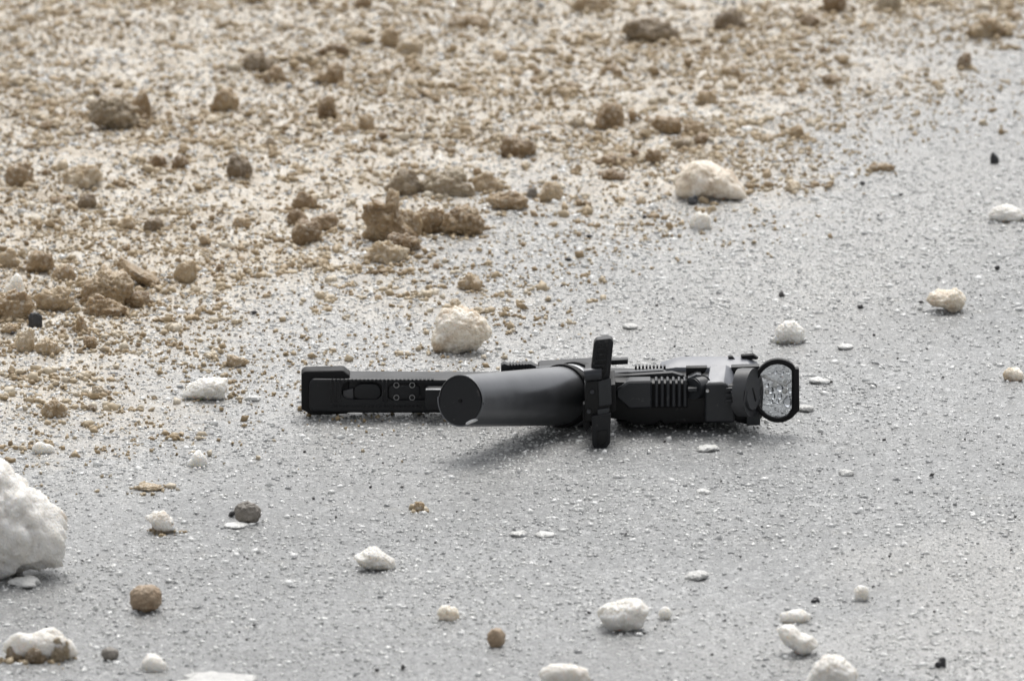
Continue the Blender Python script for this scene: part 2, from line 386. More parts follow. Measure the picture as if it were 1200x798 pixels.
# outlines of the chunks whose shape matters most, as seen from the front
OUTLINE = {
 'big white snow chunk cut off': [(-92, 600), (-60, 552), (-20, 541), (4, 546), (25, 566), (45, 584), (62, 600), (72, 620), (75, 640), (70, 655), (50, 664), (25, 670), (0, 676), (-60, 676)],
 'wedge shaped white chunk with': [(794, 214), (800, 200), (812, 191), (824, 188), (838, 194), (855, 201), (868, 215), (873, 226), (860, 230), (830, 232), (800, 232), (794, 225)],
 'beige rounded ice chunk right': [(507, 408), (508, 392), (514, 385), (510, 375), (520, 365), (535, 360), (552, 363), (565, 373), (574, 387), (570, 396), (560, 408), (540, 413), (515, 412)],
 'long flat white chunk left of': [(213, 462), (222, 452), (235, 444), (250, 443), (262, 445), (266, 455), (262, 465), (248, 467), (228, 466)],
 'tan double lump of ice': [(1085, 350), (1090, 343), (1100, 340), (1110, 341), (1118, 338), (1126, 342), (1131, 352), (1128, 362), (1115, 365), (1104, 359), (1092, 357)],
 'round whitish chunk behind the lens of': [(908, 398), (911, 385), (920, 377), (930, 376), (941, 385), (943, 396), (938, 402), (914, 402)],
 'white lump with a brown underside': [(171, 606), (180, 600), (192, 599), (202, 607), (205, 617), (196, 624), (182, 622), (178, 613)],
 'crumbly white chunk on grey': [(415, 652), (425, 648), (432, 641), (440, 641), (450, 648), (462, 656), (460, 665), (445, 667), (425, 663)],
 'fluffy white chunk in front': [(702, 722), (706, 712), (718, 706), (735, 702), (752, 704), (760, 711), (757, 722), (752, 733), (735, 738), (714, 736)],
 'white double lump at lower right': [(912, 738), (920, 732), (930, 733), (938, 741), (952, 745), (958, 755), (950, 763), (938, 766), (930, 760), (917, 752)],
 'rough white chunk at the bottom': [(945, 795), (955, 778), (972, 766), (988, 771), (1002, 785), (1002, 806), (945, 806)],
 'flat cream chunk at the upper': [(1157, 252), (1166, 243), (1180, 240), (1195, 245), (1200, 252), (1192, 260), (1168, 260)],
 'largest brown clump at left': [(98, 345), (102, 330), (112, 322), (120, 312), (130, 318), (142, 318), (150, 330), (152, 345), (148, 356), (128, 358), (108, 354)],
 'tall jagged brown clump below': [(430, 275), (434, 250), (430, 240), (440, 235), (452, 240), (456, 228), (466, 228), (466, 245), (474, 262), (488, 272), (486, 284), (440, 282)],
 'big brown grey clump in': [(106, 138), (110, 120), (120, 110), (140, 112), (155, 125), (158, 140), (148, 151), (130, 146)],
 'slanting brown clump behind': [(140, 308), (146, 304), (160, 314), (178, 322), (187, 328), (180, 334), (160, 328), (146, 322)],
 'larger brown clump at the right end': [(520, 268), (524, 252), (535, 246), (545, 243), (558, 246), (565, 258), (564, 272), (545, 276), (528, 273)],
 'round brown pebble on asphalt': [(190.0, 701.0), (188.6, 707.1), (184.4, 712.3), (178.3, 715.8), (171.0, 717.0), (163.7, 715.8), (157.6, 712.3), (153.4, 707.1), (152.0, 701.0), (153.4, 694.9), (157.6, 689.7), (163.7, 686.2), (171.0, 685.0), (178.3, 686.2), (184.4, 689.7), (188.6, 694.9)],
 'dark grey pebble on asphalt': [(305.0, 600.0), (303.9, 605.0), (300.6, 609.2), (295.7, 612.0), (290.0, 613.0), (284.3, 612.0), (279.4, 609.2), (276.1, 605.0), (275.0, 600.0), (276.1, 595.0), (279.4, 590.8), (284.3, 588.0), (290.0, 587.0), (295.7, 588.0), (300.6, 590.8), (303.9, 595.0)],
 'small upright brown pebble': [(592.0, 746.5), (591.2, 750.9), (588.9, 754.6), (585.5, 757.1), (581.5, 758.0), (577.5, 757.1), (574.1, 754.6), (571.8, 750.9), (571.0, 746.5), (571.8, 742.1), (574.1, 738.4), (577.5, 735.9), (581.5, 735.0), (585.5, 735.9), (588.9, 738.4), (591.2, 742.1)],
 'little round white ball': [(787.0, 717.5), (786.4, 720.4), (784.8, 722.8), (782.4, 724.4), (779.5, 725.0), (776.6, 724.4), (774.2, 722.8), (772.6, 720.4), (772.0, 717.5), (772.6, 714.6), (774.2, 712.2), (776.6, 710.6), (779.5, 710.0), (782.4, 710.6), (784.8, 712.2), (786.4, 714.6)],
 'small dark brown pebble right': [(139.0, 764.0), (138.2, 767.1), (136.1, 769.7), (132.8, 771.4), (129.0, 772.0), (125.2, 771.4), (121.9, 769.7), (119.8, 767.1), (119.0, 764.0), (119.8, 760.9), (121.9, 758.3), (125.2, 756.6), (129.0, 756.0), (132.8, 756.6), (136.1, 758.3), (138.2, 760.9)],
 'pear shaped brown clump below': [(374, 128), (375, 112), (382, 106), (391, 109), (392, 120), (397, 129), (385, 131)],
}
def outline_mesh(name, pts, seed, depth, rough, grain, sub, s, base, mat_soft=False):
    """round body whose front outline follows pts (photo pixels), origin at the foot"""
    P = np.array([((x - base[0]) * s, (base[1] - y) * s / math.cos(ELEV)) for x, y in pts])
    c = (P.max(0) + P.min(0)) / 2
    ang = np.arctan2(P[:, 1] - c[1], P[:, 0] - c[0]); o = np.argsort(ang)
    tt = np.linspace(-math.pi, math.pi, 721); Q = np.concatenate([P, P[:1]]); rad = np.zeros_like(tt)
    for i, t in enumerate(tt):
        dx, dy = math.cos(t), math.sin(t)
        for (ax_, ay_), (bx_, by_) in zip(Q[:-1] - c, Q[1:] - c):
            den = dx * (by_ - ay_) - dy * (bx_ - ax_)
            if abs(den) < 1e-12: continue
            k = (ax_ * (by_ - ay_) - ay_ * (bx_ - ax_)) / den; u = (ax_ * dy - ay_ * dx) / den
            if k > 0 and -0.001 <= u <= 1.001: rad[i] = max(rad[i], k)
    ker = np.array([1, 2, 3, 2, 1]) / 9.0
    for _ in range(3): rad = np.convolve(np.concatenate([rad[-3:-1], rad, rad[1:3]]), ker, 'valid')
    D, Fc = ICO[sub]
    th = np.arctan2(D[:, 2], D[:, 0]); rho = np.minimum(np.hypot(D[:, 0], D[:, 2]), 1.0)
    if mat_soft: rough, grain = 0.09, 0.018
    f = np.ones(len(D))
    for fr, am in ((2.2, rough), (5.0, rough * .8), (11.0, grain), (23.0, grain * .8), (40.0, grain * .5)):
        f = f * (1 + am * 2 * (n3(D * fr, seed + int(fr)) - 0.5))
    f = f * (1 + grain * 1.5 * knob(D, seed + 5, 420, 0.085))
    f = f * (1 + grain * 2.4 * (knob(D, seed + 3, 90, 0.28) - .5) + grain * 1.8 * knob(D, seed + 4, 260, 0.14))
    rr_ = rho * np.interp(th, tt, rad) * f
    V = np.stack([c[0] + rr_ * np.cos(th), D[:, 1] * depth * f, c[1] + rr_ * np.sin(th)], 1)
    return raw_mesh(name, V, Fc)
ANCH = []
KEEP = []                                         # what is already occupied (x, y, radius)
def place_lump(name, label, cat, px0, py0, px1, py1, mat, seed, knobs=9, rough=0.1, sub=4, dr=0.8, rot=None, group=None, grain=0.04, knob_r=(0.35, 0.6), sink=0.06, flat=0.22):
    """box of the lump as measured in the photograph -> a lump of that size standing on the ground"""
    cx = (px0 + px1) / 2
    p = seat(cx, py1 - (py1 - py0) * 0.12)
    s = (p - CAM).length / FPX
    for key, pts in OUTLINE.items():
        if label.startswith(key):
            soft = mat in ('white', 'stained', 'beige')
            dep = min((px1 - px0) * s * 0.42, 0.03); py_ = max(q[1] for q in pts)
            p = seat(cx, py_ - dep * 0.25 * math.sin(ELEV) / s)
            me = outline_mesh(name, pts, seed, dep, 0.05 if soft else 0.10, 0.036 if soft else 0.07, 5 if (px1 - px0) > 24 else 4, s, (cx, py_), mat.startswith('pebble'))
            o = link(name, me, M[mat], smooth=True); o.location = (p.x, p.y, p.z - 0.0006)
            tag(o, label, cat, group); KEEP.append((p.x, p.y, (px1 - px0) * s * 0.5)); ANCH.append((label, p.x, p.y)); return o
    wm = (px1 - px0) * s; dm = min(wm * dr, 0.09)
    hm = max((py1 - py0) * s / math.cos(ELEV) - dm * 0.45 * math.sin(ELEV), 0.2 * (py1 - py0) * s)
    if mat in ('brown', 'tan', 'grey_brown'): hm *= 1.15
    if name == 'snow_smear': dm = wm * 0.9; hm = 0.003
    if mat == 'ice': dm = wm * 1.1; hm = max(0.35 * (py1 - py0) * s, 0.0012)
    me = lump_mesh(name, wm, dm, hm * (1 + sink), seed, knobs, rough, sub, knob_r, grain, flat)
    o = link(name, me, M[mat], smooth=True)
    o.location = (p.x, p.y + dm * 0.3, gz(p.x, p.y + dm * 0.3) - hm * sink)
    if rot: o.rotation_euler = (rot[0], rot[1], 0)
    tag(o, label, cat, group)
    KEEP.append((o.location.x, o.location.y, wm * 0.5)); ANCH.append((label, o.location.x, o.location.y)); return o

SNOW, SLUSH = 'snow chunk', 'slush clump'
BIG = [
 # name, label, category, x0, y0, x1, y1, material, knobs, roughness, depth ratio
 ('snow_chunk', 'big white snow chunk cut off by the left edge of the photo', SNOW, -92, 543, 76, 676, 'stained', 7, .07, .8),
 ('snow_chunk', 'small translucent slush lump under the big white snow chunk', SNOW, 8, 664, 48, 692, 'ice', 10, .12, .8),
 ('snow_chunk', 'wedge shaped white chunk with brownish base, alone at upper right', SNOW, 792, 187, 874, 234, 'beige', 5, .05, .7),
 ('snow_chunk', 'beige rounded ice chunk right behind the middle of the handgun', SNOW, 506, 359, 575, 414, 'beige', 7, .07, .8),
 ('snow_chunk', 'flat cream chunk at the upper right edge of the photo', SNOW, 1156, 240, 1200, 262, 'white', 4, .05, .7),
 ('ice_lump', 'tan double lump of ice on bare grey asphalt at right', 'ice lump', 1084, 337, 1132, 366, 'beige', 4, .06, .7),
 ('snow_chunk', 'round whitish chunk behind the lens of the handgun', SNOW, 907, 374, 944, 403, 'white', 6, .06, .8),
 ('snow_chunk', 'long flat white chunk left of the handgun, a crease across it', SNOW, 212, 441, 266, 468, 'white', 5, .08, .6),
 ('snow_chunk', 'small white lump with one black speck below the flat white chunk', SNOW, 219, 529, 243, 550, 'white', 5, .08, .7),
 ('snow_chunk', 'small flat white lump above the big snow chunk at left', SNOW, 37, 519, 64, 534, 'white', 4, .06, .7),
 ('snow_chunk', 'white lump with a brown underside, left of the dark grey pebble', SNOW, 171, 598, 206, 625, 'stained', 5, .08, .7),
 ('snow_chunk', 'crumbly white chunk on grey asphalt below the left end of the handgun', SNOW, 414, 640, 464, 668, 'white', 11, .12, .7),
 ('snow_chunk', 'fluffy white chunk in front, below the middle of the handgun', SNOW, 699, 701, 763, 739, 'white', 10, .1, .7),
 ('snow_chunk', 'little round white ball right beside the fluffy white chunk', SNOW, 772, 710, 787, 725, 'white', 2, .04, .9),
 ('snow_chunk', 'flat white oval just above a white double lump at lower right', SNOW, 914, 716, 950, 732, 'white', 2, .03, .6),
 ('snow_chunk', 'white double lump at lower right, just below a flat white oval', SNOW, 912, 731, 959, 767, 'white', 5, .07, .7),
 ('snow_chunk', 'rough white chunk at the bottom edge toward the right', SNOW, 944, 764, 1004, 806, 'stained', 8, .1, .8),
 ('snow_chunk', 'dirty whitish chunk cut off by the bottom edge, right of centre', SNOW, 631, 777, 693, 812, 'stained', 6, .08, .8),
 ('snow_chunk', 'long dirty white slab with brown crumbs in the lower left corner', SNOW, 2, 741, 92, 779, 'stained', 9, .12, .5),
 ('snow_chunk', 'smooth small white lump in front, right of the long dirty slab', SNOW, 164, 768, 197, 790, 'white', 3, .05, .7),
 ('snow_smear', 'flat smear of white snow at the bottom edge, toward the left', SNOW, 203, 783, 302, 812, 'ice', 14, .2, .7),
 ('ice_lump', 'faint pale round lump below the wedge shaped white chunk', 'ice lump', 807, 250, 835, 272, 'white', 4, .06, .7),
 ('snow_chunk', 'white pebble shaped chunk among brown slush at the left edge', SNOW, 4, 319, 29, 352, 'white', 3, .05, .7),
 ('ice_flake', 'bright white flake right of the lens and above the pale flake touching its frame', 'ice flake', 947, 436, 974, 452, 'ice', 3, .06, .7),
 ('ice_flake', 'pale flat flake touching the right edge of the lens frame', 'ice flake', 934, 466, 954, 484, 'ice', 3, .06, .7),
 ('ice_flake', 'white flake right of the round whitish chunk behind the lens', 'ice flake', 981, 397, 1001, 411, 'ice', 3, .06, .7),
 ('ice_flake', 'small white flake on the asphalt just behind the black lever', 'ice flake', 729, 373, 748, 387, 'ice', 3, .06, .7),
 ('ice_flake', 'greyish ice flake just in front of the handgun below its lens cap', 'ice flake', 816, 514, 844, 532, 'ice', 6, .1, .7),
 ('ice_flake', 'small beige ice lump on asphalt right of and below the lens', 'ice flake', 982, 540, 1001, 560, 'ice', 4, .06, .8),
 ('ice_flake', 'squarish white flake below the grooved part of the handgun', 'ice flake', 816, 565, 834, 581, 'ice', 3, .05, .8),
 ('ice_flake', 'two part white flake on asphalt between handgun and fluffy chunk', 'ice flake', 802, 659, 832, 683, 'ice', 5, .1, .8),
 ('ice_flake', 'left one of two flat pale flakes below the handgun lever', 'ice flake', 596, 616, 618, 631, 'ice', 3, .05, .7),
 ('ice_flake', 'right one of two flat pale flakes below the handgun lever', 'ice flake', 626, 616, 650, 631, 'ice', 3, .05, .7),
 ('ice_lump', 'small beige lump in front, left of the fluffy white chunk', 'ice lump', 512, 710, 539, 729, 'beige', 4, .07, .8),
 ('ice_lump', 'small whitish lump above the rough white chunk at lower right', 'ice lump', 1001, 688, 1018, 706, 'white', 3, .05, .8),
 ('ice_lump', 'small beige lump at the right edge, level with the handgun', 'ice lump', 1175, 432, 1200, 448, 'beige', 4, .06, .7),
 ('pebble', 'tiny tan crumb on grey asphalt below the left part of the cylinder', 'pebble', 484, 589, 498, 601, 'tan', 4, .06, .8),
 ('ice_flake', 'little white flake right of the long flat white chunk', 'ice flake', 286, 456, 306, 471, 'ice', 3, .05, .7),
 ('ice_flake', 'flat pale flake touching the dark grey pebble from below', 'ice flake', 262, 608, 292, 621, 'ice', 3, .05, .6),
 ('pebble', 'round brown pebble on asphalt right of the big white snow chunk', 'pebble', 152, 685, 190, 718, 'pebble_tan', 3, .025, .9),
 ('pebble', 'dark grey pebble on asphalt between the white lumps at left', 'pebble', 275, 586, 306, 614, 'pebble_grey', 3, .025, .9),
 ('pebble', 'small upright brown pebble near the bottom edge at the centre', 'pebble', 571, 734, 593, 759, 'pebble_tan', 3, .03, .9),
 ('pebble', 'small dark brown pebble right of the long dirty slab', 'pebble', 118, 755, 139, 773, 'pebble_grey', 4, .05, .9),
 ('stone_chip', 'black stone chip standing on grey asphalt at the upper right', 'stone chip', 1160, 180, 1171, 194, 'black_grit', 4, .1, .8),
 ('stone_chip', 'small black stone chip by the lower right corner', 'stone chip', 1095, 771, 1109, 784, 'black_grit', 5, .12, .8),
 ('stone_chip', 'flat black stone chip above the white double lump at lower right', 'stone chip', 950, 700, 961, 707, 'black_grit', 3, .06, .8),
 ('stone_chip', 'black stone chip among brown slush at the left edge', 'stone chip', 33, 364, 50, 383, 'black_grit', 4, .1, .8),
 ('stone_chip', 'black stone chip tucked under the wedge shaped white chunk', 'stone chip', 806, 230, 818, 242, 'black_grit', 4, .1, .8),
 ('stone_chip', 'rounded dark grey stone left of a small brown clump', 'stone chip', 617, 221, 630, 233, 'pebble_grey', 3, .05, .8),
 ('slush_clump', 'brown crumb stuck to the left front of the long dirty slab', SLUSH, 6, 758, 31, 778, 'grey_brown', 8, .12, .6),
 ('slush_clump', 'brown crumb stuck to the middle front of the long dirty slab', SLUSH, 28, 762, 56, 780, 'grey_brown', 8, .12, .6),
 ('slush_clump', 'brown crumb stuck to the right front of the long dirty slab', SLUSH, 53, 752, 82, 779, 'grey_brown', 8, .12, .6),
 ('slush_clump', 'brown crumb under the white lump left of the dark grey pebble', SLUSH, 178, 612, 204, 627, 'grey_brown', 6, .1, .7),
 # slush clumps
 ('slush_clump', 'big brown grey clump in the upper left, cracked in two', SLUSH, 104, 106, 160, 151, 'grey_brown', 12, .12, .7),
 ('slush_clump', 'upright brown clump leaning on a big cracked clump, upper left', SLUSH, 150, 106, 178, 142, 'brown', 8, .12, .7),
 ('slush_clump', 'rounded brown clump above a pear shaped brown one', SLUSH, 371, 78, 404, 101, 'brown', 7, .09, .8),
 ('slush_clump', 'pear shaped brown clump below a rounded brown one', SLUSH, 372, 105, 397, 131, 'brown', 6, .09, .8),
 ('slush_clump', 'greyish clump left of the pear shaped brown clump', SLUSH, 283, 66, 322, 90, 'grey_brown', 9, .12, .8),
 ('slush_clump', 'brown clump joined to a greyish one at its right', SLUSH, 308, 82, 340, 104, 'brown', 9, .12, .8),
 ('slush_clump', 'brown clump below the joined greyish and brown pair', SLUSH, 246, 109, 281, 133, 'brown', 8, .1, .8),
 ('slush_clump', 'brown two humped clump above the handgun lever near the top', SLUSH, 697, 122, 732, 153, 'brown', 9, .12, .8),
 ('slush_clump', 'tiny dark clump right beside a two humped brown clump', SLUSH, 736, 138, 748, 149, 'brown', 5, .1, .8),
 ('slush_clump', 'dark brown rounded clump left of the wedge shaped white chunk', SLUSH, 585, 166, 629, 191, 'brown', 8, .09, .8),
 ('slush_clump', 'left piece of the long grey brown slush ridge', SLUSH, 449, 205, 494, 234, 'grey_brown', 11, .1, .6),
 ('slush_clump', 'longest middle piece of the long grey brown slush ridge', SLUSH, 489, 204, 558, 236, 'grey_brown', 14, .1, .55),
 ('slush_clump', 'right piece of the long grey brown slush ridge', SLUSH, 553, 206, 591, 229, 'brown', 9, .1, .6),
 ('slush_clump', 'tall jagged brown clump below the long slush ridge', SLUSH, 428, 226, 474, 284, 'brown', 14, .18, .8),
 ('slush_clump', 'low tan foot of the tall jagged brown clump', SLUSH, 462, 252, 496, 286, 'tan', 10, .14, .8),
 ('slush_clump', 'squarish brown clump right of the tall jagged clump', SLUSH, 480, 248, 522, 276, 'brown', 10, .12, .7),
 ('slush_clump', 'larger brown clump at the right end of its row under the slush ridge', SLUSH, 519, 242, 566, 275, 'brown', 12, .12, .7),
 ('slush_clump', 'flat curled brown clump under the tall jagged clump', SLUSH, 453, 277, 495, 298, 'brown', 9, .14, .7),
 ('slush_clump', 'pale tan crumbly heap below the tall jagged clump', SLUSH, 425, 286, 480, 311, 'tan', 16, .16, .7),
 ('slush_clump', 'brown angular clump at the front of a group of three', SLUSH, 341, 263, 378, 290, 'brown', 8, .11, .8),
 ('slush_clump', 'low brown clump at the right of a group of three', SLUSH, 362, 254, 398, 273, 'brown', 9, .12, .7),
 ('slush_clump', 'small brown clump at the back left of a group of three', SLUSH, 336, 249, 362, 267, 'brown', 8, .1, .8),
 ('slush_clump', 'pointed brown clump above a group of three', SLUSH, 341, 227, 372, 247, 'brown', 8, .12, .8),
 ('slush_clump', 'brown roundish clump right beside a rounded dark grey stone', SLUSH, 631, 217, 661, 239, 'brown', 7, .09, .8),
 ('slush_clump', 'low curved brown clump at the right below the slush ridge', SLUSH, 568, 227, 620, 248, 'brown', 10, .12, .6),
 ('slush_clump', 'largest brown clump at left, pyramid shaped and dark', SLUSH, 97, 311, 153, 359, 'brown', 11, .12, .8),
 ('slush_clump', 'slanting brown clump behind the pyramid shaped clump', SLUSH, 138, 302, 188, 335, 'brown', 10, .1, .6),
 ('slush_clump', 'rounded brown clump standing alone right of the pyramid shaped clump', SLUSH, 202, 309, 231, 333, 'brown', 8, .1, .8),
 ('slush_clump', 'low brown clump at the right foot of the pyramid shaped clump', SLUSH, 142, 344, 182, 363, 'brown', 9, .12, .7),
 ('slush_clump', 'low crumbly brown clump in front of the pyramid shaped clump', SLUSH, 95, 350, 150, 374, 'brown', 12, .15, .6),
 ('slush_clump', 'long crumbly brown heap at the left edge beside a black chip', SLUSH, 38, 343, 88, 370, 'brown', 14, .15, .7),
 ('slush_clump', 'brown heap cut off by the left edge under the white pebble shaped chunk', SLUSH, -12, 346, 42, 379, 'tan', 14, .15, .7),
 ('slush_clump', 'round brown clump left above the pyramid shaped clump', SLUSH, 60, 311, 90, 331, 'tan', 8, .1, .8),
 ('slush_clump', 'brown clump above the round one at left', SLUSH, 28, 297, 64, 321, 'brown', 9, .12, .8),
 ('slush_clump', 'brown clump at the very left edge above the white pebble shaped chunk', SLUSH, -6, 290, 24, 312, 'brown', 9, .12, .8),
 ('slush_clump', 'small tan clump at left, left one of a low pair in front', SLUSH, 17, 390, 42, 416, 'tan', 9, .12, .8),
 ('slush_clump', 'small tan clump at left, right one of a low pair in front', SLUSH, 40, 399, 71, 417, 'tan', 9, .12, .7),
 ('slush_clump', 'small upright brown clump at left, alone on pale salt', SLUSH, 88, 376, 103, 396, 'brown', 7, .12, .8),
 ('slush_clump', 'little tan clump behind the beige rounded ice chunk', SLUSH, 536, 324, 566, 343, 'tan', 8, .13, .7),
 ('slush_clump', 'flat dark brown double clump at the top edge, right of centre', SLUSH, 672, -2, 716, 17, 'brown', 9, .1, .7),
 ('slush_clump', 'wide grey brown clump near the top, right of centre', SLUSH, 728, 27, 797, 54, 'grey_brown', 13, .12, .6),
 ('slush_clump', 'rounded grey brown clump near the top, right of the wide one', SLUSH, 836, 12, 876, 39, 'grey_brown', 7, .08, .8),
 ('slush_clump', 'dark brown clump at the top edge, left one of two', SLUSH, 963, -6, 993, 19, 'brown', 8, .1, .8),
 ('slush_clump', 'rounded grey brown clump at the top edge, right one of two', SLUSH, 1028, -4, 1058, 18, 'grey_brown', 6, .08, .8),
 ('slush_clump', 'flat brown clump in the upper right corner', SLUSH, 1131, 26, 1181, 48, 'brown', 9, .1, .6),
 ('slush_clump', 'small round brown clump in the upper right on grey asphalt', SLUSH, 1120, 66, 1139, 85, 'brown', 5, .08, .8),
 ('slush_clump', 'left brown clump of a pair above the wedge shaped white chunk', SLUSH, 763, 136, 801, 155, 'brown', 9, .1, .7),
 ('slush_clump', 'right brown clump of a pair above the wedge shaped white chunk', SLUSH, 800, 137, 829, 155, 'brown', 8, .1, .7),
 ('slush_clump', 'small brown clump behind the pair above the wedge shaped chunk', SLUSH, 816, 110, 842, 126, 'brown', 7, .1, .8),
 ('slush_clump', 'low grey brown clump between the pair and the wedge shaped chunk', SLUSH, 785, 156, 815, 171, 'grey_brown', 7, .1, .7),
 ('slush_clump', 'flat brown crumb left above the wedge shaped white chunk', SLUSH, 697, 183, 737, 197, 'brown', 9, .1, .6),
 ('slush_clump', 'little brown clump just behind the wedge shaped white chunk', SLUSH, 755, 178, 776, 191, 'brown', 6, .1, .7),
 ('slush_clump', 'small brown clump alone at right above a patch of bare asphalt', SLUSH, 923, 149, 943, 164, 'brown', 6, .1, .8),
 ('slush_clump', 'low brown clump at right near the edge of the sand', SLUSH, 960, 90, 988, 101, 'brown', 7, .1, .7),
 ('slush_clump', 'low brown clump near the top edge of the sand at right', SLUSH, 934, 20, 962, 34, 'brown', 8, .1, .7),
 ('slush_clump', 'thin brown crumb lying on grey asphalt at right', SLUSH, 1017, 192, 1050, 202, 'brown', 6, .12, .6),
 ('slush_clump', 'brown crumb near the top above the two humped clump', SLUSH, 703, 78, 730, 94, 'brown', 8, .1, .8),
 ('slush_clump', 'brown clump with a soft top near the top, left of centre', SLUSH, 463, 47, 498, 67, 'tan', 8, .1, .8),
 ('slush_clump', 'wide tan clump near the top, at the centre', SLUSH, 523, 20, 574, 38, 'tan', 11, .1, .6),
 ('slush_clump', 'brown clump left of a soft topped clump near the top', SLUSH, 445, 36, 470, 57, 'brown', 8, .1, .8),
 ('slush_clump', 'low brown clump pair near the top, left of centre', SLUSH, 370, 54, 410, 68, 'brown', 9, .1, .6),
 ('slush_clump', 'low tan clump near the top at the left of centre', SLUSH, 403, 40, 440, 52, 'tan', 9, .1, .6),
 ('slush_clump', 'brown clump cut by the top edge at left of centre', SLUSH, 416, -6, 436, 8, 'brown', 7, .1, .8),
 ('slush_clump', 'grey brown clump alone on pale sand, up and left of the group of three', SLUSH, 265, 188, 296, 214, 'grey_brown', 8, .11, .8),
 ('slush_clump', 'large low tan heap at left above the round clumps', SLUSH, 4, 195, 40, 224, 'tan', 12, .13, .8),
 ('slush_clump', 'broad tan grey heap in the left sand', SLUSH, 72, 199, 122, 227, 'tan', 13, .12, .7),
 ('slush_clump', 'tan rounded clump in the left sand, below the broad heap', SLUSH, 90, 229, 114, 245, 'grey_brown', 6, .08, .8),
 ('slush_clump', 'tan clump in the left sand above the slanting brown clump', SLUSH, 136, 257, 160, 272, 'brown', 7, .1, .8),
 ('slush_clump', 'grey rounded clump in the left sand beside a tan one', SLUSH, 168, 257, 192, 274, 'grey_brown', 6, .08, .8),
 ('slush_clump', 'left one of two small brown clumps side by side in the left sand', SLUSH, 176, 184, 196, 200, 'brown', 6, .1, .8),
 ('slush_clump', 'right one of two small brown clumps side by side in the left sand', SLUSH, 200, 184, 222, 199, 'brown', 6, .1, .8),
 ('slush_clump', 'little brown clump right of the flat amber one below the pear shaped clump', SLUSH, 420, 134, 439, 154, 'brown', 6, .1, .8),
 ('slush_clump', 'flat amber brown clump below the pear shaped clump', SLUSH, 384, 149, 408, 162, 'brown', 6, .08, .7),
 ('slush_clump', 'tan crumb heap at far left, below the low pair of tan clumps', SLUSH, 46, 474, 80, 494, 'tan', 14, .18, .7),
 ('slush_clump', 'flat amber crumb above the long flat white chunk', SLUSH, 264, 418, 292, 432, 'tan', 6, .1, .7),
 ('slush_clump', 'thin scatter of tan slush left of the handgun on bare asphalt', SLUSH, 154, 568, 194, 576, 'tan', 12, .2, .6),
]
for i, (nm, lab, cat, x0, y0, x1, y1, mt, kn, ro, dr) in enumerate(BIG):
    big = (x1 - x0) > 40
    place_lump(nm, lab, cat, x0, y0, x1, y1, mt, 100 + i * 7, knobs=kn, rough=ro, sub=5 if big and mt in ('brown', 'tan', 'grey_brown') else 4 if (x1 - x0) > 14 else 3, dr=dr,
               knob_r=(0.3, 0.5) if kn > 8 else (0.4, 0.62), grain=(0.07 if mt in ('brown', 'tan', 'grey_brown') else 0.01 if mt.startswith('pebble') else 0.03))

# crumbs fallen off the clumps, round their feet
pos = []; sz = []; tn = []; wpos = []; wsz = []
for (lab_, x, y), (nm, lab, cat, x0, y0, x1, y1, mt, kn, ro, dr) in zip(ANCH, BIG):
    if mt in ('white', 'stained', 'beige'):
        wd = (x1 - x0) * MPP
        for k in range(int(4 + wd * 600)):
            a = rng.uniform(0, 2 * math.pi); q = wd * (0.40 + abs(rng.normal(0, .22)))
            wpos.append((x + q * math.cos(a), y + q * math.sin(a))); wsz.append(0.0006 * math.exp(rng.normal(0, .5)))
        continue
    if mt not in ('brown', 'tan', 'grey_brown'): continue
    wd = (x1 - x0) * MPP
    for k in range(int(6 + wd * 900)):
        a = rng.uniform(0, 2 * math.pi); q = wd * (0.42 + abs(rng.normal(0, .28)))
        pos.append((x + q * math.cos(a), y + q * math.sin(a) * 1.2)); sz.append(0.0009 * math.exp(rng.normal(0, .45))); tn.append({'brown': .38, 'tan': .65, 'grey_brown': .45}[mt] + rng.normal(0, .15))
pos = np.array(pos); pos = np.column_stack([pos, ground_z(pos[:, 0], pos[:, 1])])
scatter_mesh('fallen_crumbs', ICO[1], pos, np.array(sz), np.full(len(sz), .85), np.clip(np.array(tn), 0, 1), M['sand_crumb'], 0.4, 0.38, False)

wpos = np.array(wpos); wpos = np.column_stack([wpos, ground_z(wpos[:, 0], wpos[:, 1])])
scatter_mesh('snow_crumbs', ICO[1], wpos, np.array(wsz), np.full(len(wsz), .8), rng.uniform(.75, 1, len(wsz)), M['salt'], 0.45, 0.3, True)

